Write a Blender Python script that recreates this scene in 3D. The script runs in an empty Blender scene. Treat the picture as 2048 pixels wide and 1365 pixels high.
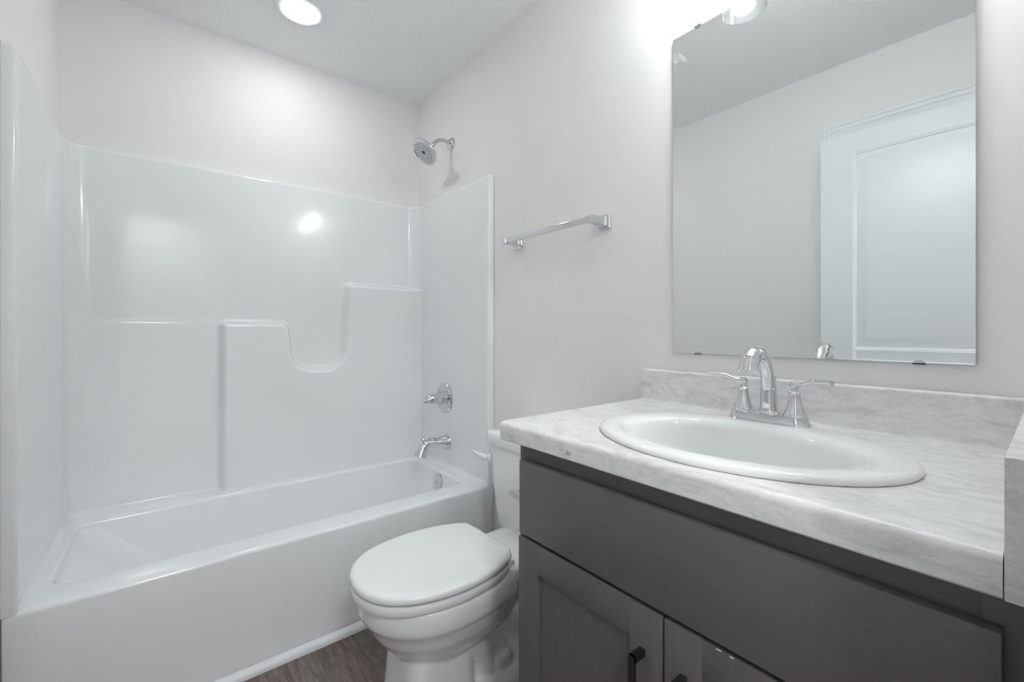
import bpy, bmesh, math
import numpy as np
from mathutils import Vector, Matrix
C = bpy.context.scene
COL = C.collection
PI = math.pi

# ------------------------------------------------------------------ camera
cam_d = bpy.data.cameras.new('camera'); cam = bpy.data.objects.new('camera', cam_d); COL.objects.link(cam)
cam.location = (2.3795, -1.1867, 1.1006)
cam.rotation_euler = (PI/2, 0, math.radians(90-38.6467))
cam_d.sensor_fit = 'HORIZONTAL'; cam_d.sensor_width = 36
cam_d.lens = 875.03/2048*36
cam_d.shift_y = -(682.5-661.687)/2048
cam_d.clip_start = .01
C.camera = cam
# ------------------------------------------------------------------ world, exposure, light levels
w = bpy.data.worlds.new('world'); C.world = w; w.use_nodes = True
w.node_tree.nodes['Background'].inputs[0].default_value = (.9, .95, 1, 1)
w.node_tree.nodes['Background'].inputs[1].default_value = .2
vs = C.view_settings
vs.view_transform = 'Standard'; vs.look = 'None'; vs.gamma = 1; vs.use_curve_mapping = False
vs.exposure = 0.19
C.cycles.diffuse_bounces = 8; C.cycles.glossy_bounces = 8; C.cycles.max_bounces = 16
C.cycles.transparent_max_bounces = 16
C.cycles.use_denoising = True
L_DOWN, L_BULB, L_HALL_FILL = 51.0, 100.0, 68.0
# ------------------------------------------------------------------ materials
def mat(name, col, rough=.5, metal=0, spec=.5, coat=0, bump=None, coatr=.05):
    m = bpy.data.materials.new(name); m.use_nodes = True
    b = m.node_tree.nodes['Principled BSDF']
    b.inputs['Base Color'].default_value = (*col, 1)
    b.inputs['Roughness'].default_value = rough
    b.inputs['Metallic'].default_value = metal
    b.inputs['Specular IOR Level'].default_value = spec
    b.inputs['Coat Weight'].default_value = coat
    b.inputs['Coat Roughness'].default_value = coatr
    if bump:
        sc, st, dist = bump
        n = noise(m, sc, 3, .55)
        bp = m.node_tree.nodes.new('ShaderNodeBump'); bp.inputs['Strength'].default_value = st; bp.inputs['Distance'].default_value = dist
        m.node_tree.links.new(n.outputs['Fac'], bp.inputs['Height']); m.node_tree.links.new(bp.outputs['Normal'], b.inputs['Normal'])
    return m
def coords(m, scale=(1, 1, 1), kind='Object'):
    nt = m.node_tree
    tc = nt.nodes.new('ShaderNodeTexCoord'); mp = nt.nodes.new('ShaderNodeMapping')
    mp.inputs['Scale'].default_value = scale
    nt.links.new(tc.outputs[kind], mp.inputs['Vector'])
    return mp
def noise(m, sc, det=3, rough=.5, scale=(1, 1, 1), dist=0):
    n = m.node_tree.nodes.new('ShaderNodeTexNoise')
    n.inputs['Scale'].default_value = sc; n.inputs['Detail'].default_value = det; n.inputs['Roughness'].default_value = rough
    n.inputs['Distortion'].default_value = dist
    m.node_tree.links.new(coords(m, scale).outputs[0], n.inputs['Vector'])
    return n
def ramp(m, src, stops):
    r = m.node_tree.nodes.new('ShaderNodeValToRGB')
    els = r.color_ramp.elements
    while len(els) < len(stops): els.new(.5)
    for e, (p, c) in zip(els, stops):
        e.position = p; e.color = (*c, 1)
    m.node_tree.links.new(src, r.inputs[0]); return r
def mixc(m, a, b, fac, mode='MIX'):
    x = m.node_tree.nodes.new('ShaderNodeMix'); x.data_type = 'RGBA'; x.blend_type = mode
    if isinstance(fac, float): x.inputs['Factor'].default_value = fac
    else: m.node_tree.links.new(fac, x.inputs['Factor'])
    m.node_tree.links.new(a, x.inputs[6]); m.node_tree.links.new(b, x.inputs[7])
    return x.outputs[2]
def base(m, out): m.node_tree.links.new(out, m.node_tree.nodes['Principled BSDF'].inputs['Base Color'])
def emis(name, col, st):
    m = bpy.data.materials.new(name); m.use_nodes = True
    b = m.node_tree.nodes['Principled BSDF']
    b.inputs['Base Color'].default_value = (.9, .9, .9, 1)
    b.inputs['Emission Color'].default_value = (*col, 1); b.inputs['Emission Strength'].default_value = st
    return m

M = {}
M['wall'] = mat('painted_wall', (.835, .828, .818), .6, spec=.25, bump=(420, .12, .0006))
M['ceiling'] = mat('textured_ceiling', (.92, .93, .935), .85, spec=.2)
m = M['ceiling']
n1 = noise(m, 95, 4, .6); r1 = ramp(m, n1.outputs['Fac'], [(.38, (0, 0, 0)), (.68, (1, 1, 1))])
bp = m.node_tree.nodes.new('ShaderNodeBump'); bp.inputs['Strength'].default_value = .55; bp.inputs['Distance'].default_value = .0035
m.node_tree.links.new(r1.outputs[0], bp.inputs['Height']); m.node_tree.links.new(bp.outputs['Normal'], m.node_tree.nodes['Principled BSDF'].inputs['Normal'])
M['fiberglass'] = mat('gloss_fiberglass', (.85, .865, .87), .12, spec=.5, coat=.25, coatr=.04)
M['ceramic'] = mat('glazed_ceramic', (.84, .85, .845), .08, spec=.55, coat=.3)
M['plastic'] = mat('white_plastic', (.86, .875, .875), .18, spec=.5)
M['trim'] = mat('white_trim_paint', (.83, .85, .87), .28, spec=.5)
M['chrome'] = mat('polished_chrome', (.70, .71, .72), .05, metal=1)
M['chrome_satin'] = mat('soft_chrome', (.62, .63, .64), .18, metal=1)
M['nozzle'] = mat('dark_rubber', (.05, .05, .05), .5)
M['face'] = mat('pale_grey_face', (.62, .65, .67), .3, metal=.3)
M['black'] = mat('black_metal', (.012, .012, .013), .35)
M['mirror'] = mat('silvered_glass', (.90, .92, .915), .0, metal=1)
M['mirror_edge'] = mat('mirror_edge', (.18, .19, .19), .3)
M['dark'] = mat('dark_gap', (.02, .02, .02), .7)
M['chip'] = mat('chipped_paint', (.7, .68, .66), .6)
M['print'] = mat('scuff_ink', (.28, .28, .28), .6)
M['lens'] = emis('downlight_lens', (.965, .99, 1), L_DOWN)
M['bulb'] = emis('lamp_bulb', (.965, .99, 1), L_BULB)
M['hall_fill'] = emis('hall_fill_glow', (.965, .99, 1), L_HALL_FILL)  # glow of the added hallway fill
# clear glass
m = bpy.data.materials.new('clear_glass'); m.use_nodes = True; nt = m.node_tree; nt.nodes.clear()
o = nt.nodes.new('ShaderNodeOutputMaterial'); mx = nt.nodes.new('ShaderNodeMixShader'); tr = nt.nodes.new('ShaderNodeBsdfTransparent')
gl = nt.nodes.new('ShaderNodeBsdfGlossy'); gl.inputs['Roughness'].default_value = .02; fr = nt.nodes.new('ShaderNodeMapRange'); lw = nt.nodes.new('ShaderNodeLayerWeight'); lw.inputs[0].default_value = .35; fr.inputs[3].default_value = .05; fr.inputs[4].default_value = .6; nt.links.new(lw.outputs['Facing'], fr.inputs[0])
tr.inputs[0].default_value = (.97, .98, .98, 1)
nt.links.new(fr.outputs[0], mx.inputs[0]); nt.links.new(tr.outputs[0], mx.inputs[1]); nt.links.new(gl.outputs[0], mx.inputs[2]); nt.links.new(mx.outputs[0], o.inputs[0])
M['glass'] = m
# laminate worktop: pale stone with fine streaks along x
m = M['laminate'] = mat('stone_laminate', (.7, .7, .69), .32, spec=.4)
a = noise(m, 7, 8, .7, (1.0, 2.6, 2.6), 2.0); ra = ramp(m, a.outputs['Fac'], [(.30, (.56, .555, .545)), (.50, (.74, .74, .735)), (.65, (.815, .815, .81))])
b_ = noise(m, 34, 7, .74, (1, 9, 9), .7); rb = ramp(m, b_.outputs['Fac'], [(.30, (.70, .695, .68)), (.46, (1, 1, 1)), (.7, (1.0, 1.0, 1.0))])
c_ = noise(m, 5.5, 10, .75, (1, 1.8, 1.8), 4.0); rc = ramp(m, c_.outputs['Fac'], [(.489, (1, 1, 1)), (.499, (.74, .73, .70)), (.509, (1, 1, 1))])
d_ = noise(m, 330, 2, .5); rd = ramp(m, d_.outputs['Fac'], [(.32, (.93, .93, .925)), (.5, (1, 1, 1))])
base(m, mixc(m, mixc(m, mixc(m, ra.outputs[0], rb.outputs[0], .6, 'MULTIPLY'), rc.outputs[0], .7, 'MULTIPLY'), rd.outputs[0], .8, 'MULTIPLY'))
def wood(name, scale):
    m = mat(name, (.1, .1, .1), .38, spec=.4)
    a = noise(m, 6, 6, .65, scale, .3); r = ramp(m, a.outputs['Fac'], [(.25, (.104, .099, .093)), (.55, (.118, .112, .105)), (.8, (.128, .121, .114))])
    b = noise(m, 2.5, 2, .5); r2 = ramp(m, b.outputs['Fac'], [(.3, (.93, .915, .90)), (.7, (1.04, 1.03, 1.03))])
    base(m, mixc(m, r.outputs[0], r2.outputs[0], 1.0, 'MULTIPLY'))
    return m
M['wood_h'] = wood('stained_wood_crosswise', (1.2, 30, 30))
M['wood_v'] = wood('stained_wood_upright', (30, 30, 1.2))
# vinyl plank floor, boards along x
m = M['floor'] = mat('vinyl_plank', (.2, .18, .17), .45, spec=.35)
nt = m.node_tree
br = nt.nodes.new('ShaderNodeTexBrick'); mp = coords(m, (1, 1, 1))
mp.inputs['Location'].default_value = (.33, .622, 0)
br.inputs['Scale'].default_value = 1; br.inputs['Brick Width'].default_value = 1.22; br.inputs['Row Height'].default_value = .152
br.inputs['Mortar Size'].default_value = .0008; br.inputs['Color1'].default_value = (.80, .80, .80, 1); br.inputs['Color2'].default_value = (1.15, 1.13, 1.12, 1)
br.inputs['Mortar'].default_value = (.6, .58, .57, 1); br.inputs['Bias'].default_value = 0; br.offset = .37
nt.links.new(mp.outputs[0], br.inputs['Vector'])
g1 = noise(m, 4.5, 9, .72, (1.6, 13, 1), 1.4); rg = ramp(m, g1.outputs['Fac'], [(.28, (.085, .066, .058)), (.44, (.165, .136, .122)), (.56, (.225, .198, .185)), (.72, (.345, .318, .300))])
g2 = noise(m, 22, 6, .72, (1, 15, 1), .8); rg2 = ramp(m, g2.outputs['Fac'], [(.32, (.58, .55, .53)), (.52, (1.0, 1.0, 1.0)), (.7, (1.12, 1.12, 1.12))])
g3 = noise(m, 2.2, 3, .6, (1, 3, 1)); rg3 = ramp(m, g3.outputs['Fac'], [(.35, (1.06, .96, .93)), (.65, (.94, 1.0, .98))])
base(m, mixc(m, mixc(m, mixc(m, rg.outputs[0], rg2.outputs[0], .85, 'MULTIPLY'), rg3.outputs[0], 1.0, 'MULTIPLY'), br.outputs['Color'], 1.0, 'MULTIPLY'))

# ------------------------------------------------------------------ object helpers
def empty(name, loc, label, cat, group=None):
    o = bpy.data.objects.new(name, None); o.empty_display_size = .05; o.location = loc; COL.objects.link(o)
    o['label'] = label; o['category'] = cat
    if group: o['group'] = group
    return o
def world_loc(o):
    v = Vector((0, 0, 0))
    while o: v += o.location; o = o.parent
    return v
def finish(name, verts, faces, material, parent=None, angle=35, label=None, cat=None, kind=None, loc=None):
    """link one mesh; verts are world coordinates"""
    off = Vector(loc) if loc is not None else Vector((0, 0, 0))
    base_loc = world_loc(parent) if parent else Vector((0, 0, 0))
    org = base_loc if loc is None else off
    me = bpy.data.meshes.new(name)
    me.from_pydata([tuple(Vector(v)-org) for v in verts], [], faces)
    bm = bmesh.new(); bm.from_mesh(me)
    bmesh.ops.remove_doubles(bm, verts=bm.verts, dist=1e-6)
    bmesh.ops.recalc_face_normals(bm, faces=bm.faces); bm.to_mesh(me); bm.free()
    me.materials.append(material)
    me.polygons.foreach_set('use_smooth', [True]*len(me.polygons))
    me.set_sharp_from_angle(angle=math.radians(angle))
    o = bpy.data.objects.new(name, me); COL.objects.link(o)
    if parent: o.parent = parent
    o.location = org-base_loc if parent else org
    if label: o['label'] = label
    if cat: o['category'] = cat
    if kind: o['kind'] = kind
    return o
class Geo:
    def __init__(s): s.v = []; s.f = []
    def add(s, vs, fs):
        k = len(s.v); s.v += [tuple(v) for v in vs]; s.f += [[i+k for i in f] for f in fs]; return s
    def bm(s, bm, mtx=None):
        bm.verts.ensure_lookup_table(); bm.verts.index_update()
        s.add([(mtx @ v.co if mtx else v.co.copy()) for v in bm.verts], [[v.index for v in f.verts] for f in bm.faces]); bm.free(); return s
    def box(s, a, b, bev=.0, seg=2, mtx=None):
        bm = bmesh.new(); bmesh.ops.create_cube(bm, size=1)
        a = Vector(a); b = Vector(b)
        for v in bm.verts: v.co = Vector([(a[i]+b[i])/2+v.co[i]*(b[i]-a[i]) for i in range(3)])
        if bev: bmesh.ops.bevel(bm, geom=list(bm.edges), offset=bev, segments=seg, profile=.5, affect='EDGES')
        return s.bm(bm, mtx)
    def loft(s, rings, cap0=True, cap1=True, closed=True):
        n = len(rings[0]); k = len(s.v)
        vs = [tuple(p) for r in rings for p in r]; fs = []
        for i in range(len(rings)-1):
            for j in range(n if closed else n-1):
                a = i*n+j; b = i*n+(j+1) % n
                fs.append([a, b, b+n, a+n])
        if cap0: fs.append(list(range(n))[::-1])
        if cap1: fs.append([(len(rings)-1)*n+j for j in range(n)])
        return s.add(vs, fs)
    def lathe(s, prof, mtx=None, n=40, cap0=True, cap1=True):
        mtx = mtx or Matrix()
        return s.loft([[mtx @ Vector((r*math.cos(t), r*math.sin(t), z)) for t in np.linspace(0, 2*PI, n, endpoint=False)] for r, z in prof], cap0, cap1)
    def tube(s, pts, rad, n=20, ref=(1, 0, 0), cap0=True, cap1=True):
        """rad: per point (ra along ref-ish axis, rb along the other)"""
        pts = [Vector(p) for p in pts]; rings = []
        for i, p in enumerate(pts):
            t = (pts[min(i+1, len(pts)-1)]-pts[max(i-1, 0)]).normalized()
            u = Vector(ref); u = (u-t*u.dot(t)).normalized(); w_ = t.cross(u)
            r = rad[i] if hasattr(rad, '__len__') else rad
            ra, rb = (r, r) if not hasattr(r, '__len__') else r
            rings.append([p+u*ra*math.cos(q)+w_*rb*math.sin(q) for q in np.linspace(0, 2*PI, n, endpoint=False)])
        return s.loft(rings, cap0, cap1)
    def out(s, name, material, parent=None, **k): return finish(name, s.v, s.f, material, parent, **k)
def box(name, a, b, material, parent=None, bev=0, seg=2, **k): return Geo().box(a, b, bev, seg).out(name, material, parent, **k)
def spline(pts, n):
    """Catmull-Rom through rows of any width"""
    P = np.array(pts, float); P = np.vstack([2*P[0]-P[1], P, 2*P[-1]-P[-2]]); out = []
    m_ = len(P)-3
    for q in np.linspace(0, m_, n):
        i = min(int(q), m_-1); t = q-i; a, b, c, d = P[i:i+4]
        out.append(.5*((2*b)+(-a+c)*t+(2*a-5*b+4*c-d)*t*t+(-a+3*b-3*c+d)*t**3))
    return np.array(out)
def aim(loc, direction):
    return Matrix.Translation(Vector(loc)) @ Vector((0, 0, 1)).rotation_difference(Vector(direction).normalized()).to_matrix().to_4x4()

# ------------------------------------------------------------------ room shell
H = 2.44; XR = 2.375; YL = -1.497; XH = 3.75; WT = .115
def struct(name, a, b, material, label, cat, bev=0): return box(name, a, b, material, None, bev, label=label, cat=cat, kind='structure')
struct('floor', (-.1, -2.6, -.06), (XH, .9, 0), M['floor'], 'grey brown wood plank vinyl floor', 'floor')
struct('ceiling', (-.1, -2.6, H), (XH, .9, H+.08), M['ceiling'], 'pale textured bathroom ceiling', 'ceiling')
struct('wall_back', (-.1, YL-.1, 0), (0, .1, H), M['wall'], 'warm white wall behind the long side of the tub', 'wall')
struct('wall_right', (0, 0, 0), (XR+WT, .1, H), M['wall'], 'warm white wall carrying the mirror and towel bar', 'wall')
struct('wall_left', (0, YL-.1, 0), (XR+WT, YL, H), M['wall'], 'warm white wall opposite the mirror, behind the open door', 'wall')
g = Geo()   # wall with the doorway the photograph is taken from
g.box((XR, -.66, 0), (XR+WT, 0, H)).box((XR, YL, 0), (XR+WT, -1.447, H)).box((XR, -1.447, 2.06), (XR+WT, -.66, H))
g.out('wall_front', M['wall'], label='warm white wall with the doorway at the right end of the vanity', cat='wall', kind='structure')
struct('wall_hall_far', (XH, -2.6, 0), (XH+.1, .9, H), M['wall'], 'hallway wall facing the bathroom doorway', 'wall')
struct('wall_hall_north', (XR+WT, .8, 0), (XH, .9, H), M['wall'], 'hallway end wall beyond the mirror wall', 'wall')
struct('wall_hall_south', (XR+WT, -2.6, 0), (XH, -2.5, H), M['wall'], 'hallway end wall beyond the open door', 'wall')
struct('wall_hall_near', (XR, -2.6, 0), (XR+WT, YL-.1, H), M['wall'], 'hallway wall beside the bathroom doorway', 'wall')
struct('wall_hall_side', (XR, .1, 0), (XR+WT, .9, H), M['wall'], 'hallway wall beside the mirror wall', 'wall')
# mouldings
struct('baseboard_right', (.79, -.013, 0), (1.6, -.0005, .085), M['trim'], 'white baseboard behind the toilet', 'baseboard', .003)
struct('baseboard_left', (.80, YL+.0005, 0), (1.62, YL+.013, .085), M['trim'], 'white baseboard under the wall opposite the mirror', 'baseboard', .003)
g = Geo()
prof = [(.7635, 0), (.7635, .026)]+[(.7635+.020*math.sin(t), .006+.020*math.cos(t)) for t in np.linspace(.0, PI/2, 8)]+[(.7835, 0)]
g.loft([[(x, y, z) for x, z in prof] for y in (YL+.002, -.015)])
g.out('trim_1', M['trim'], label='white quarter round strip along the foot of the tub apron', cat='trim', kind='structure')

# ------------------------------------------------------------------ tub and shower unit
tub = empty('bathtub_shower_unit', (.38, -.745, 0), 'white one-piece bathtub with moulded shower surround and stepped soap ledges', 'bathtub')
XT = .7625; ZR = .397; ZT = 1.815
def arcpt(cx, cy, r, a0, a1, n): return [(cx+r*math.cos(a), cy+r*math.sin(a)) for a in np.linspace(a0, a1, n)]
def surround_path():
    yl, ym, xb = -1.468, -.030, .040
    rl, rm, rf = .062, .060, .011
    P = [(XT, YL+.001)]
    P += arcpt(XT-rf, yl-rf, rf, 0, PI/2, 7)
    xs = np.linspace(XT-rf-.01, xb+rl, 60); P += [(x, yl) for x in xs]
    P += arcpt(xb+rl, yl+rl, rl, 1.5*PI, PI, 14)[1:]
    ys = np.linspace(yl+rl+.005, ym-rm-.005, 260); P += [(xb, y) for y in ys]
    P += arcpt(xb+rm, ym-rm, rm, PI, PI/2, 24)
    xs = np.linspace(xb+rm+.01, XT-rf-.006, 70); P += [(x, ym) for x in xs]
    P += arcpt(XT-rf, ym+rf, rf, 1.5*PI, 2*PI, 7)
    P += [(XT, -.001)]
    return np.array(P)
def round_poly(pts, rads, n=8):
    """polygon with arc corners"""
    out = []; k = len(pts)
    for i in range(k):
        p = np.array(pts[i]); a = np.array(pts[i-1])-p; b = np.array(pts[(i+1) % k])-p
        la, lb = np.linalg.norm(a), np.linalg.norm(b); a /= la; b /= lb; r = rads[i]
        if r == 0: out.append(p); continue
        th = math.acos(np.clip(a@b, -1, 1)); d = r/math.tan(th/2)
        t0, t1 = p+a*d, p+b*d; c = p+(a+b)/np.linalg.norm(a+b)*r/math.sin(th/2)
        v0, v1 = t0-c, t1-c
        for s in np.linspace(0, 1, n):
            v = v0*(1-s)+v1*s; out.append(c+v/np.linalg.norm(v)*r)
    return np.array(out)
def sdist(Y, Z, poly):
    P = np.stack([Y.ravel(), Z.ravel()], 1); d = np.full(len(P), 9.); ins = np.zeros(len(P), bool)
    for i in range(len(poly)):
        a, b = poly[i-1], poly[i]; e = b-a; w_ = P-a
        t = np.clip((w_@e)/(e@e+1e-12), 0, 1); q = w_-t[:, None]*e
        d = np.minimum(d, np.hypot(q[:, 0], q[:, 1]))
        c = (a[1] > P[:, 1]) != (b[1] > P[:, 1])
        with np.errstate(divide='ignore', invalid='ignore'):
            xi = a[0]+(P[:, 1]-a[1])*e[0]/np.where(e[1] == 0, 1e-12, e[1])
        ins ^= c & (P[:, 0] < xi)
    return np.where(ins, d, -d).reshape(Y.shape)
path = surround_path()
zs = np.concatenate([np.linspace(ZR-.004, ZR+.03, 9)[:-1], np.linspace(ZR+.03, .88, 34)[:-1], np.linspace(.88, 1.40, 110)[:-1], np.linspace(1.40, ZT-.012, 24)])
# plan normals, pointing into the room
tg = np.gradient(path, axis=0); tg /= np.linalg.norm(tg, axis=1)[:, None]
nr = np.stack([tg[:, 1], -tg[:, 0]], 1)
k_ = len(path)//2; nr *= np.sign((nr[k_]*(np.array([.45, -.75])-path[k_])).sum())
nr[0] = nr[1] = nr[-1] = nr[-2] = (1, 0)
PX, ZZ = np.meshgrid(path[:, 0], zs); PY = np.meshgrid(path[:, 1], zs)[0]
NX = np.meshgrid(nr[:, 0], zs)[0]; NY = np.meshgrid(nr[:, 1], zs)[0]
cv = np.clip((ZR+.022-ZZ)/.022, 0, 1); cove = .022*(1-np.sqrt(np.clip(1-cv*cv, 0, 1)))
cove = cove*((PX < XT-.02))
X = PX+NX*cove; Y = PY+NY*cove
poly = round_poly([(-.985, .2), (-.985, 1.140), (-.712, 1.140), (-.688, .915), (-.467, .915), (-.437, 1.345), (.3, 1.345), (.3, .2)],
                  [0, .022, .045, .085, .085, .03, 0, 0], 10)
poly[:, 0] = poly[:, 0]
sd = sdist(Y, ZZ, poly)
BD = .062
s_ = np.clip((sd+.010)/.030, 0, 1); f = s_*s_*(3-2*s_)
shelf = np.clip((1.146-ZZ)/.014, 0, 1)*np.clip((Y+1.43)/.05, 0, 1)*.005*(Y < -.95)
xb = .040+BD*f+shelf*(1-f)
kk = np.where(PX > .046, .026, .010)
hh = np.clip(.5+.5*(xb-X)/kk, 0, 1)
smax = X*(1-hh)+xb*hh+kk*hh*(1-hh)
X = np.where((PX < .30) & (f+shelf > 1e-4), np.where(X < xb+kk, smax, X), X)
rows = [np.stack([X[i], Y[i], ZZ[i]], 1) for i in range(len(zs))]
# rolled top edge back to the wall
for a in np.linspace(0, PI/2, 7)[1:]:
    o_ = .010*(1-math.cos(a))
    r = rows[len(zs)-1].copy(); r[:, 0] -= nr[:, 0]*o_; r[:, 1] -= nr[:, 1]*o_; r[:, 2] = ZT-.012+.012*math.sin(a); rows.append(r)
r = rows[-1].copy()
low = path[:, 1] < -.75
r[:, 1] = np.where(low & (path[:, 1] < -1.40), YL+.0005, np.where((~low) & (path[:, 1] > -.095), -.0005, r[:, 1]))
r[:, 0] = np.where(path[:, 0] < .101, .0005, r[:, 0]); rows.append(r)
g = Geo(); g.loft([[tuple(p) for p in r] for r in rows], False, False, closed=False)
g.out('surround_panel', M['fiberglass'], tub, angle=80)
def rrect(x0, x1, y0, y1, r, z, n=14):
    P = arcpt(x1-r, y1-r, r, 0, PI/2, n)+arcpt(x0+r, y1-r, r, PI/2, PI, n)+arcpt(x0+r, y0+r, r, PI, 1.5*PI, n)+arcpt(x1-r, y0+r, r, 1.5*PI, 2*PI, n)
    return [(x, y, z) for x, y in P]
rings = []
ox0, oy0, oy1 = .004, YL+.002, -.002
rings.append(rrect(ox0, XT-.010, oy0, oy1, .003, .0))
rings.append(rrect(ox0, XT-.001, oy0, oy1, .003, .30))
for a in np.linspace(0, PI/2, 8):
    rings.append(rrect(ox0, XT-.014*(1-math.cos(a)), oy0, oy1, .003, ZR-.014+.014*math.sin(a)))
bx0, bx1, by0, by1 = .150, .648, -1.425, -.098
for a in np.linspace(0, PI/2, 8):
    o_ = -.016+.016*math.sin(a)
    rings.append(rrect(bx0+o_, bx1-o_, by0+o_, by1-o_, .06-o_, ZR-.016*(1-math.cos(a))))
for t in np.linspace(.06, 1, 14):
    z = ZR-.016-(ZR-.016-.13)*t
    rings.append(rrect(bx0+.035*t, bx1-.045*t, by0+.27*t**1.15, by1-.055*t, .06+.03*t, z))
for a in np.linspace(0, PI/2, 8)[1:]:
    o_ = .05*(1-math.cos(a))
    rings.append(rrect(bx0+.035+o_, bx1-.045-o_, by0+.27+o_*1.5, by1-.055-o_, .09-.2*o_, .13-.05*math.sin(a)))
rings.append(rrect(bx0+.14, bx1-.15, by0+.45, by1-.2, .06, .078))
g = Geo(); g.loft(rings, False, True); g.out('basin', M['fiberglass'], tub, angle=50)
g = Geo(); T = aim((.440, -.1075, .343), (0, -1, .16))
g.lathe([(.041, -.004), (.041, .004), (.038, .008), (.02, .0095), (.006, .0095), (.005, .006)], T)
g.out('overflow_plate', M['chrome'], tub, label='chrome round overflow plate')
g = Geo(); g.lathe([(.034, 0), (.034, .003), (.028, .006), (.022, .004), (.012, .004), (.010, .012)], Matrix.Translation((.40, -.33, .078))); g.out('drain', M['chrome'], tub, label='chrome drain')

# ------------------------------------------------------------------ tub valve, spout, shower head
X0 = .385
v = empty('shower_valve', (X0-.01, -.03, .75), 'chrome round shower valve with stubby lever above the tub spout', 'valve')
T = aim((.372, -.0305, .75), (0, -1, 0))
g = Geo(); g.lathe([(.078, 0), (.078, .004), (.074, .009), (.056, .012), (.052, .010), (.038, .012), (.034, .016)], T, 56); g.out('escutcheon', M['chrome'], v)
g = Geo(); g.lathe([(.030, .008), (.030, .030), (.034, .032), (.034, .044), (.029, .047), (.029, .060), (.024, .064), (.027, .070), (.027, .082), (.020, .096), (.012, .108)], T, 40); g.out('valve_stem', M['chrome'], v)
g = Geo(); g.tube([(.372, -.112, .751), (.372, -.122, .748), (.369, -.134, .743), (.366, -.145, .739), (.365, -.152, .738)], [(.021, .017), (.022, .016), (.019, .013), (.011, .010), (.009, .009)], 16); g.out('lever_handle', M['chrome'], v)
sp = empty('tub_spout', (X0+.01, -.03, .52), 'chrome curved tub spout with diverter knob over the tub end', 'spout')
pts = spline([(.395, -.0305, .522, .038, .038), (.395, -.045, .523, .035, .034), (.395, -.085, .529, .027, .026), (.395, -.125, .533, .024, .023), (.395, -.154, .526, .0235, .024), (.395, -.172, .502, .026, .027), (.395, -.184, .474, .033, .032)], 26)
g = Geo(); g.tube([p[:3] for p in pts], [(p[3], p[4]) for p in pts], 28); g.out('spout_body', M['chrome'], sp)
g = Geo(); g.lathe([(.0055, 0), (.0055, .018), (.010, .022), (.0115, .028), (.009, .034), (.004, .037)], Matrix.Translation((.395, -.168, .528)), 20); g.out('diverter_knob', M['chrome'], sp)

sh = empty('overhead_shower', (X0, 0, 2.082), 'chrome shower head on bent arm above the tub surround', 'shower head')
g = Geo(); g.lathe([(.034, .0005), (.034, .003), (.028, .010), (.016, .014), (.012, .015)], aim((X0, 0, 2.080), (0, -1, 0)), 40); g.out('wall_flange', M['chrome'], sh)
pts = spline([(X0, -.006, 2.082), (X0, -.035, 2.088), (X0, -.062, 2.086), (X0, -.085, 2.072), (X0, -.112, 2.046)], 18)
g = Geo(); g.tube(pts, .0095, 18); g.out('shower_arm', M['chrome_satin'], sh)
D = Vector((0, -.70, -.714)).normalized(); TH = aim((X0, -.112, 2.046), D)
g = Geo(); g.lathe([(.012, -.006), (.014, .000), (.014, .004), (.011, .006), (.016, .010), (.017, .020)], TH, 24); g.out('swivel_nut', M['chrome'], sh)
def lobed(r, z, k=.0, n=72): return [TH @ Vector((r*(1+k*math.cos(3*t+.6))*math.cos(t), r*(1+k*math.cos(3*t+.6))*math.sin(t), z)) for t in np.linspace(0, 2*PI, n, endpoint=False)]
g = Geo(); g.loft([lobed(.014, .014), lobed(.020, .022), lobed(.028, .032, .02), lobed(.046, .042, .04), lobed(.064, .050, .045), lobed(.073, .056, .045), lobed(.0745, .061, .045), lobed(.072, .066, .045), lobed(.068, .0665, .04)]); g.out('shower_bell', M['chrome'], sh)
g = Geo(); g.loft([lobed(.0665, .060, .04), lobed(.0665, .0672, .04), lobed(.062, .0690, .03), lobed(.03, .0695, .0), lobed(.01, .0695)]); face = g.out('spray_face', M['face'], sh, label='pale grey spray face')
g = Geo()
for rr, nn, ph in ((.020, 8, 0), (.030, 14, .2), (.040, 18, .1), (.050, 22, .3)):
    for i in range(nn):
        t = 2*PI*i/nn+ph
        g.lathe([(.0019, .066), (.0019, .0708), (.001, .0714)], TH @ Matrix.Translation((rr*math.cos(t), rr*math.sin(t), 0)), 8)
g.lathe([(.010, .066), (.010, .0705), (.006, .0712)], TH, 20)
g.out('spray_nozzles', M['nozzle'], sh, label='dark rubber spray nozzles')
g = Geo(); g.tube([TH @ Vector((.066*math.cos(t), .066*math.sin(t), .064)) for t in np.linspace(PI*.82, PI*1.02, 9)], .0055, 10); g.out('spray_selector', M['nozzle'], sh, label='dark spray selector tab')

# ------------------------------------------------------------------ towel bar
tb = empty('towel_bar', (1.178, 0, 1.47), 'chrome square towel bar mounted above the toilet', 'towel bar')
for x in (.945, 1.408):
    g = Geo(); z0 = 1.472; T = Matrix.Translation((x, 0, z0))
    def sq(h, y): return [(x-h, y, z0-h), (x+h, y, z0-h), (x+h, y, z0+h), (x-h, y, z0+h)]
    g.loft([sq(.0245, -.0005), sq(.0245, -.005), sq(.0215, -.009), sq(.017, -.0095), sq(.0165, -.014), sq(.0135, -.018), sq(.0125, -.019), sq(.0125, -.068), sq(.011, -.0845), sq(.0105, -.085)])
    g.out('bracket', M['chrome'], tb, angle=20)
g = Geo(); g.box((.945, -.0815, 1.4625), (1.408, -.0665, 1.4815), .0015); g.out('rail', M['chrome'], tb, angle=20)

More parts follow.
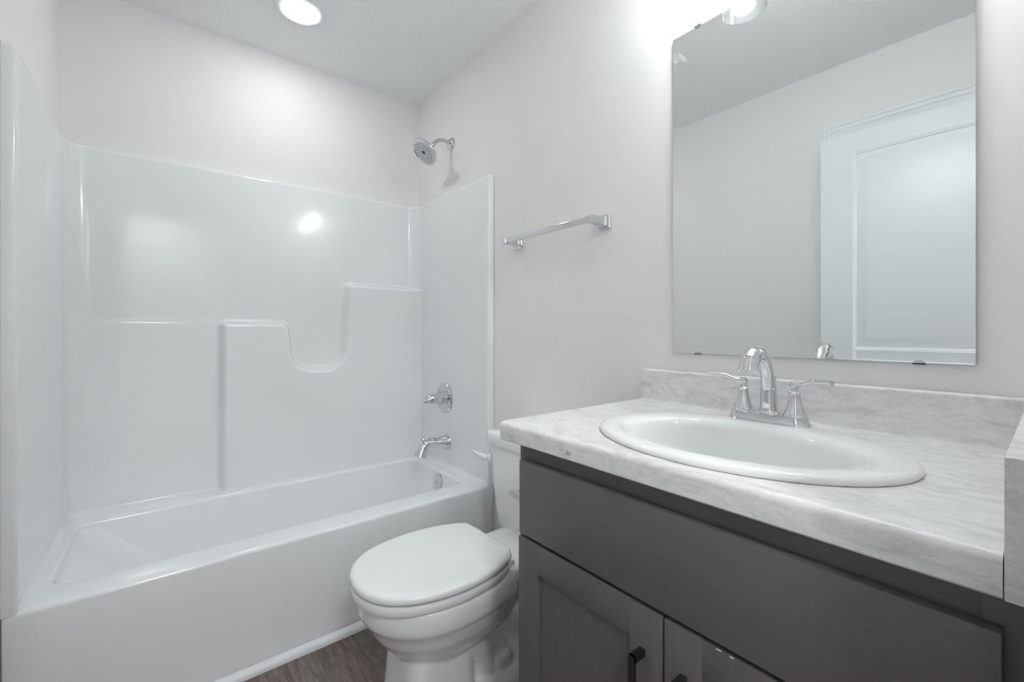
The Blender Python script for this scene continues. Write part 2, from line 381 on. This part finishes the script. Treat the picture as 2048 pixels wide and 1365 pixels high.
# ------------------------------------------------------------------ toilet
TX = 1.212
to = empty('toilet', (TX, -.40, 0), 'white two-piece toilet with closed lid between tub and vanity', 'toilet')
def egg(hw, yf, yw, yb, z, n=64, pf=2.0, pb=2.6):
    R = []
    for t in np.linspace(0, 2*PI, n, endpoint=False):
        c, s2 = math.cos(t), math.sin(t); pw = pf if s2 < 0 else pb
        x = TX+hw*math.copysign(abs(c)**(2/pw), c); L = (yw-yf) if s2 < 0 else (yb-yw)
        R.append((x, yw+L*math.copysign(abs(s2)**(2/pw), s2), z))
    return R
g = Geo()
g.loft([egg(.150, -.74, -.56, -.36, .378), egg(.176, -.762, -.56, -.33, .3785), egg(.184, -.770, -.56, -.325, .374), egg(.186, -.773, -.56, -.31, .355), egg(.185, -.771, -.56, -.30, .33),
        egg(.182, -.766, -.56, -.29, .315), egg(.176, -.758, -.56, -.28, .306), egg(.171, -.748, -.55, -.28, .290), egg(.161, -.733, -.55, -.28, .262),
        egg(.147, -.714, -.54, -.29, .235), egg(.130, -.692, -.54, -.31, .210), egg(.112, -.672, -.54, -.34, .188), egg(.09, -.65, -.54, -.38, .17)])
def bx(hw, yf, yb, z, pw=5): return egg(hw, yf, (yf+yb)/2, yb, z, 64, pw, pw)
g.loft([bx(.100, -.655, -.49, .235, 4), bx(.106, -.664, -.475, .19, 4), bx(.110, -.668, -.465, .15), bx(.116, -.674, -.46, .07), bx(.121, -.680, -.455, .012), bx(.123, -.682, -.455, .0)])
# rear deck under the tank, wall of the trapway and foot
g.loft([bx(.10, -.42, -.035, .373, 4), bx(.128, -.43, -.025, .368, 4), bx(.133, -.43, -.022, .358, 4), bx(.130, -.43, -.022, .328, 4), bx(.118, -.42, -.03, .308, 4), bx(.085, -.42, -.05, .28, 4)])
g.loft([bx(.085, -.62, -.13, .30, 4), bx(.074, -.60, -.12, .2, 4), bx(.078, -.60, -.12, .06, 4), bx(.085, -.60, -.12, .0, 4)])
g.loft([bx(.098, -.62, -.12, .058, 6), bx(.108, -.63, -.115, .050, 6), bx(.118, -.63, -.11, .030, 6), bx(.121, -.63, -.11, .0, 6)])
for sx in (-1, 1):
    pts = spline([(TX+sx*.070, -.50, .250, .042), (TX+sx*.074, -.42, .245, .046), (TX+sx*.074, -.34, .215, .050), (TX+sx*.074, -.29, .16, .052), (TX+sx*.074, -.27, .09, .055), (TX+sx*.072, -.26, .02, .058)], 28)
    g.tube([p[:3] for p in pts], [p[3] for p in pts], 20)
    pts = spline([(TX+sx*.050, -.60, .235, .052), (TX+sx*.056, -.50, .200, .050), (TX+sx*.054, -.43, .13, .044), (TX+sx*.05, -.41, .05, .046)], 20)
    g.tube([p[:3] for p in pts], [p[3] for p in pts], 18)
    g.box((TX+sx*.074-.028, -.395, .03), (TX+sx*.074+.026, -.33, .105), .012, 3)
bowl = g.out('bowl', M['ceramic'], to, angle=180)
md = bowl.modifiers.new('fuse', 'REMESH'); md.mode = 'VOXEL'; md.voxel_size = .0036
bpy.context.view_layer.update()
me = bpy.data.meshes.new_from_object(bowl.evaluated_get(bpy.context.evaluated_depsgraph_get()))
bowl.modifiers.clear(); bowl.data = me
bm = bmesh.new(); bm.from_mesh(me)
for _ in range(7): bmesh.ops.smooth_vert(bm, verts=bm.verts, factor=.5, use_axis_x=True, use_axis_y=True, use_axis_z=True)
bm.to_mesh(me); bm.free(); me.polygons.foreach_set('use_smooth', [True]*len(me.polygons))
if not me.materials: me.materials.append(M['ceramic'])
def tank_ring(hw, yf, yb, r, z): return rrect(TX-hw, TX+hw, yf, yb, r, z, 10)
g = Geo()
g.loft([tank_ring(.150, -.150, -.05, .045, .346), tank_ring(.172, -.172, -.035, .05, .3465), tank_ring(.186, -.184, -.03, .05, .353), tank_ring(.196, -.190, -.03, .05, .372), tank_ring(.205, -.193, -.028, .05, .42),
        tank_ring(.217, -.198, -.025, .05, .52), tank_ring(.227, -.202, -.022, .05, .62), tank_ring(.232, -.204, -.02, .05, .672)])
g.out('tank', M['ceramic'], to)
g = Geo()
g.loft([tank_ring(.228, -.200, -.022, .05, .668), tank_ring(.240, -.212, -.014, .055, .670), tank_ring(.243, -.215, -.012, .056, .678), tank_ring(.243, -.215, -.012, .056, .700), tank_ring(.240, -.212, -.014, .054, .709), tank_ring(.232, -.204, -.02, .05, .714), tank_ring(.12, -.16, -.06, .04, .718)])
g.out('tank_lid', M['ceramic'], to)
fl = Geo(); fl.lathe([(.017, 0), (.017, .008), (.013, .013), (.010, .014)], aim((1.010, -.199, .612), (-.35, -1, 0)), 20)
pts = spline([(1.008, -.210, .612, .009, .011), (.985, -.222, .615, .007, .012), (.955, -.226, .620, .005, .009), (.932, -.226, .626, .003, .005)], 14)
fl.tube([p[:3] for p in pts], [(p[3], p[4]) for p in pts], 14, ref=(0, 1, 0)); fl.out('flush_lever', M['plastic'], to)
half = [(0, -.792), (.055, -.784), (.108, -.757), (.150, -.708), (.176, -.642), (.187, -.570), (.185, -.505), (.172, -.440), (.150, -.388), (.128, -.357)]
hp = spline(half, 40)
outl = [(x, y) for x, y in hp]+[(.118, -.351), (.06, -.348), (0, -.347)]
outl = outl+[(-x, y) for x, y in outl[-2:0:-1]]
def lid(sx, sy, z, cx=None): return [(TX+x*sx, -.57+(y+.57)*sy, z) for x, y in outl]
def shoulder(z, k):
    R = []
    for x, y in outl:
        t = min(1, max(0, (-y-.347)/.445)); q = .45+.55*math.sin(PI*t**.8)
        R.append((TX+x*(1-k*q), -.57+(y+.57)*(1-k*.5), z))
    return R
g = Geo(); g.loft([lid(.93, .95, .3815), lid(.985, .985, .381), lid(.997, .994, .385), lid(1.0, .998, .399), lid(.990, .989, .4045), lid(.95, .965, .4055)]); g.out('seat', M['plastic'], to)
g = Geo(); g.loft([lid(.95, .97, .4110), lid(.994, .994, .4110), lid(1.002, 1.001, .4135), lid(1.0, 1.0, .4205), lid(.996, .996, .4240), shoulder(.4272, .02), shoulder(.4305, .055), shoulder(.4328, .09), shoulder(.4340, .13), shoulder(.4343, .18), lid(.4, .5, .4343), lid(.1, .1, .4343)]); g.out('lid', M['plastic'], to, angle=70)
for sx in (-1, 1):
    g = Geo(); g.box((TX+sx*.078-.028, -.362, .360), (TX+sx*.078+.028, -.325, .386), .004).box((TX+sx*.078-.02, -.355, .388), (TX+sx*.078+.02, -.335, .420), .006); g.out('hinge', M['plastic'], to)
for sx in (-1, 1):
    g = Geo(); g.lathe([(.0165, .0), (.016, .012), (.0135, .028), (.009, .034), (.003, .036)], Matrix.Translation((TX+sx*.084, -.362, .050)), 24); g.out('bolt_cap', M['plastic'], to)

# ------------------------------------------------------------------ vanity cabinet
VX0, VX1, VY = 1.608, 2.3725, -.545; ZC = .847
va = empty('vanity_cabinet', (1.99, -.28, 0), 'dark stained wood vanity cabinet with two doors beneath the sink counter', 'vanity')
for x in (VX0, VX1-.018): box('side_panel', (x, VY+.018, 0.0), (x+.018, -.004, ZC), M['wood_v'], va, .0008)
g = Geo()
g.box((VX0, VY, .0), (VX0+.042, VY+.019, ZC), .0008).box((VX1-.042, VY, .0), (VX1, VY+.019, ZC), .0008)
g.box((VX0+.042, VY, .79), (VX1-.042, VY+.019, ZC)).box((VX0+.042, VY, .625), (VX1-.042, VY+.019, .675)).box((VX0+.042, VY, .085), (VX1-.042, VY+.019, .125))
g.out('face_frame', M['wood_h'], va)
box('bottom_panel', (VX0+.018, VY+.019, .10), (VX1-.018, -.004, .116), M['wood_h'], va)
box('back_panel', (VX0+.018, -.012, .116), (VX1-.018, -.005, .70), M['wood_h'], va)
box('toe_kick', (VX0+.042, VY+.07, 0), (VX1-.042, VY+.085, .10), M['wood_h'], va)
box('drawer_front', (1.628, VY-.020, .6515), (2.3455, VY-.0005, .8125), M['wood_h'], va, .0012)
def shaker(x0, x1, z0, z1, name='door'):
    y0, y1 = VY-.020, VY-.0005; s = .062; g = Geo()
    g.box((x0, y0, z0), (x0+s, y1, z1), .001).box((x1-s, y0, z0), (x1, y1, z1), .001)
    d = g.out(name, M['wood_v'], va)
    for za, zb in ((z1-s, z1), (z0, z0+s)): box('rail', (x0+s, y0+.0003, za), (x1-s, y1, zb), M['wood_h'], d, .0006)
    box('centre_panel', (x0+s, y0+.008, z0+s), (x1-s, y1-.002, z1-s), M['wood_v'], d)
    return d
def pull(d, x, zt):
    y = VY-.020; g = Geo(); b = .0055; n = 0
    for z in (zt, zt-.128):
        s = -1 if z == zt else 1
        g.loft([[(x-b, yy, z-b+dz), (x+b, yy, z-b+dz), (x+b, yy, z+b+dz), (x-b, yy, z+b+dz)] for yy, dz in ((y+.0003, 0), (y-.030, 0))])
    g.box((x-b, y-.032, zt-.128-b), (x+b, y-.024, zt+b), .0008)
    g.out('handle', M['black'], d, angle=20, label='black square bar handle')
d1 = shaker(1.6255, 1.9845, .112, .6435); d2 = shaker(1.9885, 2.3455, .112, .6435)
pull(d1, 1.948, .569); pull(d2, 2.022, .569)
g = Geo()
for x, l in ((2.0720, .004), (2.0760, .003), (2.0905, .006)):
    g.box((x, VY-.0204, .6424), (x+l, VY-.0190, .6438), .0003)
g.out('paint_chip', M['chip'], d2, label='bare pale chip in the door edge')

# toilet paper holder on the cabinet side
ph = empty('toilet_paper_holder', (1.57, -.44, .70), 'chrome toilet paper holder on the cabinet side beside the toilet', 'toilet paper holder')
for y in (-.512, -.372):
    g = Geo(); g.box((1.602, y-.022, .678), (1.6078, y+.022, .722), .0015).box((1.532, y-.0075, .6925), (1.604, y+.0075, .7075), .0015); g.out('bracket', M['chrome_satin'], ph, angle=20)
g = Geo(); g.tube([(1.541, -.506, .700), (1.541, -.378, .700)], .006, 16); g.out('roller', M['chrome_satin'], ph)

# ------------------------------------------------------------------ worktop with splashes
CT = .890; CB = .8475
g = Geo(); yf = -.572; r = .012
prof = [(-.003, CB), (-.003, CT)]
prof = [(-.003, CB), (-.003, .977)]+[(-.007, .9825), (-.015, .9825)]
prof = [(-.003, CB)]+[(-.003, CT)]+[(yf+r-r*math.sin(a), CT-r+r*math.cos(a)) for a in np.linspace(0, PI/2, 8)]+[(yf, CB+.003), (yf+.003, CB)]
nx = 2
g.loft([[(x, y, z) for y, z in prof] for x in (1.567, 2.3465)])
ct = g.out('countertop', M['laminate'], label='pale veined stone-look laminate countertop on the dark vanity', cat='countertop', angle=25)
# sink cut-out
cg = Geo(); cg.loft([[(1.99+.240*math.cos(t), -.347+.176*math.sin(t), z) for t in np.linspace(0, 2*PI, 64, endpoint=False)] for z in (CB-.05, CT+.05)])
cut = cg.out('cutter', M['laminate'])
md = ct.modifiers.new('cut', 'BOOLEAN'); md.object = cut; md.operation = 'DIFFERENCE'; md.solver = 'EXACT'
bpy.context.view_layer.update()
me = bpy.data.meshes.new_from_object(ct.evaluated_get(bpy.context.evaluated_depsgraph_get()))
ct.modifiers.clear(); ct.data = me; me.set_sharp_from_angle(angle=math.radians(25))
bpy.data.objects.remove(cut)
g = Geo()
prof = [(-.0025, CT-.0005), (-.0025, .980), (-.005, .9825), (-.014, .9825)]+[(-.014-.0065*math.sin(a), .976+.0065*math.cos(a)) for a in np.linspace(.2, PI/2, 6)]+[(-.0205, CT+.006), (-.024, CT-.0005)]
g.loft([[(x, y, z) for y, z in prof] for x in (1.567, 2.3465)]); g.out('backsplash', M['laminate'], ct, angle=30)
box('side_splash', (2.3473, yf-.0005, CB), (2.3735, -.003, .9825), M['laminate'], ct, .0012)
g = Geo()
def stroke(pts): g.tube([(x, yf-.0003, z) for x, z in pts], .00035, 5, ref=(0, 1, 0))
for k in range(6): stroke([(1.779+.0022*k, .866), (1.7805+.0022*k, .862), (1.7785+.0022*k, .859)])
for a, b in ((1.763, .867), (1.766, .863), (1.768, .866), (1.771, .859)): stroke([(a, b), (a+.002, b+.001), (a+.0012, b-.002)])
g.out('printed_mark', M['print'], ct, label='small faded grey printed mark on the front edge')

# ------------------------------------------------------------------ drop-in sink
sk = empty('sink', (1.99, -.34, CT), 'white oval drop-in sink set into the pale countertop', 'sink')
def ell(cx, cy, a, b, z, n=96, p=2.0): return [(cx+a*math.copysign(abs(math.cos(t))**(2/p), math.cos(t)), cy+b*math.copysign(abs(math.sin(t))**(2/p), math.sin(t)), z) for t in np.linspace(0, 2*PI, n, endpoint=False)]
SX, SY = 1.990, -.341
R = [ell(SX, SY, .236, .172, CT-.012), ell(SX, SY, .262, .199, CT+.0003), ell(SX, SY, .268, .205, CT+.0008), ell(SX, SY, .2695, .2065, CT+.004)]
for a in np.linspace(0, PI/2, 7)[1:]: R.append(ell(SX, SY, .2695-.012*(1-math.cos(a)), .2065-.012*(1-math.cos(a)), CT+.004+.0092*math.sin(a)))
R += [ell(SX, SY-.002, .248, .186, CT+.0142), ell(SX, SY-.012, .228, .166, CT+.0140), ell(SX+.002, SY-.020, .212, .151, CT+.0128), ell(SX+.002, SY-.023, .206, .1450, CT+.0095), ell(SX+.002, SY-.023, .202, .1410, CT+.002), ell(SX+.002, SY-.023, .199, .1385, CT-.006)]
for t in np.linspace(.1, 1, 12):
    k = math.sqrt(max(0, 1-t**2.6)); R.append(ell(SX+.002, SY-.020+.015*t, .028+.168*k, .028+.108*k, CT-.008-.133*t))
R.append(ell(SX+.002, SY-.005, .02, .02, CT-.1425))
g = Geo(); g.loft(R, False, True); g.out('basin', M['ceramic'], sk, angle=60)
g = Geo(); g.lathe([(.026, -.002), (.026, .002), (.021, .0035), (.017, .001), (.0165, .004), (.003, .006)], Matrix.Translation((SX+.002, SY-.005, CT-.141)), 28); g.out('drain', M['chrome'], sk, label='chrome drain')

# ------------------------------------------------------------------ faucet
FX, FY, FZ = 1.985, -.160, CT+.0140
fa = empty('faucet', (FX, FY, FZ), 'chrome two-handle faucet with arched spout on the sink rim', 'faucet')
def stad(hx, r, z, n=16): return [(FX+hx+r*math.cos(t), FY+r*math.sin(t), z) for t in np.linspace(-PI/2, PI/2, n)]+[(FX-hx+r*math.cos(t), FY+r*math.sin(t), z) for t in np.linspace(PI/2, 1.5*PI, n)]
hx = .0508
g = Geo(); g.loft([stad(hx, .0300, FZ-.0012), stad(hx, .0300, FZ+.0015), stad(hx, .0285, FZ+.0035), stad(hx, .0275, FZ+.005), stad(hx, .0260, FZ+.010), stad(hx, .0250, FZ+.016), stad(hx, .0248, FZ+.018), stad(hx, .0232, FZ+.0185)]); g.out('base_plate', M['chrome'], fa)
for s in (-1, 1):
    T = Matrix.Translation((FX+s*.0515, FY, FZ+.018))
    g = Geo(); g.lathe([(.0225, 0), (.0225, .002), (.0205, .004), (.0195, .007), (.0160, .016), (.0130, .027), (.0113, .038), (.0107, .0475), (.0110, .0490), (.0095, .0510), (.0070, .0530), (.0062, .0590), (.0066, .0600)], T, 36); hb = g.out('handle_body', M['chrome'], fa)
    g = Geo(); g.lathe([(.0060, .0585), (.0085, .0605), (.0094, .0650), (.0094, .0690), (.0078, .0725), (.003, .0738)], T, 28)
    pts = spline([(s*.005, -.004, .066, .0045, .0050), (s*.018, -.010, .070, .0036, .0040), (s*.034, -.014, .0760, .0044, .0046), (s*.054, -.019, .0772, .0058, .0050), (s*.072, -.024, .0770, .0066, .0054)], 18)
    g.tube([T @ Vector(p[:3]) for p in pts], [(p[3], p[4]) for p in pts], 16, ref=(0, 1, 0)); g.out('lever', M['chrome'], hb)
pts = spline([(0, .004, .018, .0215, .0205), (0, .004, .021, .0205, .0195), (0, .004, .025, .0180, .0175), (0, .0035, .045, .0168, .0165), (0, .002, .075, .0150, .0148), (0, -.006, .108, .0130, .0132), (0, -.022, .136, .0122, .0128), (0, -.048, .1525, .0126, .0128), (0, -.076, .150, .0140, .0138), (0, -.095, .136, .0155, .0150)], 48)
g = Geo(); g.tube([(FX+p[0], FY+p[1], FZ+p[2]) for p in pts], [(p[3], p[4]) for p in pts], 28); spt = g.out('spout', M['chrome'], fa)
T = aim((FX, FY-.090, FZ+.1385), (0, -.18, -1))
g = Geo(); g.lathe([(.010, -.010), (.0145, -.005), (.0168, .002), (.0176, .008), (.0180, .016), (.0202, .022), (.0206, .0245), (.0196, .0265), (.015, .0265), (.014, .024)], T, 32); g.out('aerator', M['chrome'], spt)
g = Geo(); g.lathe([(.0024, 0), (.0024, .062), (.0034, .064), (.0062, .072), (.0064, .077), (.0045, .080), (.001, .081)], Matrix.Translation((FX, FY+.026, FZ+.017)), 18); g.out('lift_rod', M['chrome'], fa)

# ------------------------------------------------------------------ bevelled mirror and clips
mi = empty('mirror', (1.975, -.003, 1.036), 'frameless rectangular wall mirror above the sink', 'mirror')
mx0, mx1, mz0, mz1 = 1.6670, 2.2830, 1.0363, 1.9580
def mr(i, y): return [(mx0+i, y, mz0+i), (mx1-i, y, mz0+i), (mx1-i, y, mz1-i), (mx0+i, y, mz1-i)]
g = Geo(); g.loft([mr(0, -.0040), mr(0, -.0084)], True, False); g.out('mirror_back', M['mirror_edge'], mi)
g = Geo(); g.loft([mr(0, -.0084), mr(.0195, -.0080)], False, True); g.out('mirror_glass', M['mirror'], mi, angle=.5)
for x, z, s in ((1.744, mz1, 1), (2.205, mz1, 1), (1.744, mz0, -1), (2.205, mz0, -1)):
    g = Geo(); P = [(x+.010*math.cos(t), z-s*(.0085*math.sin(t)-.003)) for t in np.linspace(0, PI, 14)]
    g.loft([[(a, -.0084, b) for a, b in P], [(a, -.0104, b) for a, b in P]]).box((x-.010, -.0104, z+s*.0008), (x+.010, -.0005, z+s*.0032)); g.out('clip', M['chrome_satin'], mi, label='chrome retaining clip')

# ------------------------------------------------------------------ lamps
dl = empty('downlight', (.400, -.735, H), 'round white recessed ceiling downlight over the tub', 'ceiling light')
g = Geo(); T = Matrix.Translation((.400, -.735, H)) @ Matrix.Rotation(PI, 4, 'X')
g.lathe([(.098, .0002), (.098, .003), (.092, .006), (.074, .0075), (.066, .004), (.064, .0015)], T, 64, True, False); g.out('trim_ring', M['trim'], dl)
g = Geo(); g.lathe([(.066, .0012), (.0655, .0070), (.058, .0100), (.03, .0125), (.005, .0130)], T, 48); g.out('lens', M['lens'], dl, label='glowing round lens')
vl = empty('vanity_light', (1.99, 0, 2.152), 'chrome vanity light with clear glass shades above the mirror', 'wall light')
box('back_plate', (1.74, -.022, 2.117), (2.24, -.0005, 2.187), M['chrome'], vl, .006)
for x in (1.812, 1.99, 2.168):
    y = -.135
    g = Geo(); g.tube(spline([(x, -.018, 2.152), (x, -.07, 2.172), (x, -.110, 2.170), (x, y, 2.152)], 14), .007, 14); g.out('lamp_arm', M['chrome'], vl)
    T = Matrix.Translation((x, y, 2.152)) @ Matrix.Rotation(PI, 4, 'X')
    g = Geo(); g.lathe([(.012, -.004), (.020, 0), (.024, .006), (.024, .028), (.020, .032)], T, 28); g.out('lamp_socket', M['chrome'], vl)
    g = Geo(); g.lathe([(.025, .020), (.034, .032), (.045, .060), (.053, .095), (.060, .128), (.061, .130), (.058, .1295), (.051, .095), (.043, .060), (.032, .033), (.024, .022)], T, 40, False, False); g.out('glass_shade', M['glass'], vl, label='clear glass bell shade')
    g = Geo(); g.lathe([(.010, .030), (.013, .040), (.024, .056), (.029, .070), (.027, .086), (.018, .098), (.004, .103)], T, 28); g.out('bulb', M['bulb'], vl, label='glowing bulb')
fan = empty('exhaust_fan', (1.105, -.715, H), 'square white exhaust fan grille seen in the mirror', 'exhaust fan')
g = Geo()
def fr_(i, z): return [(.975+i, -.845+i, z), (1.235-i, -.845+i, z), (1.235-i, -.585-i, z), (.975+i, -.585-i, z)]
g.loft([fr_(0, H-.0002), fr_(0, H-.010), fr_(.010, H-.018), fr_(.012, H-.018)], False, True); g.out('grille', M['plastic'], fan, angle=20)
g = Geo(); g.loft([fr_(.03, H-.0175), fr_(.03, H-.024), fr_(.034, H-.026)], False, True); g.out('centre_cover', M['plastic'], fan, angle=20)
hl = empty('added_hall_fill', (3.36, -1.30, H), 'added round fill light on the unseen hallway ceiling', 'ceiling light')  # invented, out of view: added to send fill light in through the doorway
g = Geo(); T = Matrix.Translation((3.36, -1.30, H)) @ Matrix.Rotation(PI, 4, 'X')
g.lathe([(.19, .0002), (.19, .02), (.18, .024)], T, 48); g.out('trim_ring', M['trim'], hl)
g = Geo(); g.lathe([(.178, .022), (.17, .05), (.13, .072), (.06, .084), (.005, .086)], T, 48); g.out('lens', M['hall_fill'], hl)

# ------------------------------------------------------------------ doors seen in the mirror
def panel_door(name, x0, x1, z0, z1, yf, yb, label, cat, kind=None):
    s = .130; g = Geo(); ys = yf; dd = 1 if yb < yf else -1
    rects = [(x0+s, x1-s, z0+.998, z1-.095), (x0+s, x1-s, z0+.21, z0+.80)]
    xs = [x0, x0+s, x1-s, x1]; zz = [z0, rects[1][2], rects[1][3], rects[0][2], rects[0][3], z1]
    for i in range(3):
        for j in range(5):
            if i == 1 and j in (1, 3): continue
            g.add([(xs[i], yf, zz[j]), (xs[i+1], yf, zz[j]), (xs[i+1], yf, zz[j+1]), (xs[i], yf, zz[j+1])], [[0, 1, 2, 3]])
    def rc(R, i, d): a, b, c, e = R; return [(a+i, yf-d*dd, c+i), (b-i, yf-d*dd, c+i), (b-i, yf-d*dd, e-i), (a+i, yf-d*dd, e-i)]
    for R in rects:
        g.loft([rc(R, 0, 0), rc(R, .006, .003), rc(R, .009, .0035), rc(R, .014, .008), rc(R, .022, .009), rc(R, .052, .003), rc(R, .054, .003)], False, True)
    for a, b in (((x0, z0), (x1, z0)), ((x1, z0), (x1, z1)), ((x1, z1), (x0, z1)), ((x0, z1), (x0, z0))):
        g.add([(a[0], yf, a[1]), (b[0], yf, b[1]), (b[0], yb, b[1]), (a[0], yb, a[1])], [[0, 1, 2, 3]])
    g.add([(x0, yb, z0), (x1, yb, z0), (x1, yb, z1), (x0, yb, z1)], [[0, 1, 2, 3]])
    return g.out(name, M['trim'], label=label, cat=cat, kind=kind, angle=20, loc=((x0+x1)/2, (yf+yb)/2, z0))
d = panel_door('door_1', 1.635, 2.352, .012, 2.046, -1.400, -1.435, 'open white two-panel door seen in the mirror', 'door', 'structure')
g = Geo()
for yy, s in ((-1.400, 1), (-1.435, -1)):
    if s < 0: continue
    g.lathe([(.032, 0), (.032, .004), (.026, .008), (.012, .010), (.011, .030), (.026, .040), (.029, .052), (.020, .062), (.004, .064)], aim((1.700, yy, .93), (0, 1, 0)), 28)
g.out('door_knob', M['chrome_satin'], d)
# casing of the cupboard doorway behind the open door
g = Geo()
def casing(x0, x1, z1, yb):
    w_ = .072
    def u(i, d): return [(x0+i, yb+d, 0), (x0+i, yb+d, z1-i), (x1-i, yb+d, z1-i), (x1-i, yb+d, 0)]
    L = [u(0, .0005), u(0, .016), u(.004, .018), u(.014, .018), u(.018, .0145), u(.034, .0135), u(.040, .0105), u(w_-.004, .009), u(w_, .007), u(w_, .0005)]
    g.loft(L, False, False, closed=False)
casing(1.622, 2.35, 2.142, YL)
g.out('trim_2', M['trim'], label='white moulded door casing behind the open door, seen in the mirror', cat='trim', kind='structure', angle=20)
panel_door('door_2', 1.697, 2.275, .012, 2.066, YL+.006, YL+.001, 'white closed cupboard door behind the open door', 'door', 'structure')
g = Geo()
for a, b in (((XR-.006, -.672, 0), (XR+WT+.006, -.660, 2.06)), ((XR-.006, -1.447, 0), (XR+WT+.006, -1.436, 2.06)), ((XR-.006, -1.436, 2.048), (XR+WT+.006, -.672, 2.06))): g.box(a, b, .001)
g.out('trim_3', M['trim'], label='white jamb lining of the bathroom doorway', cat='trim', kind='structure')
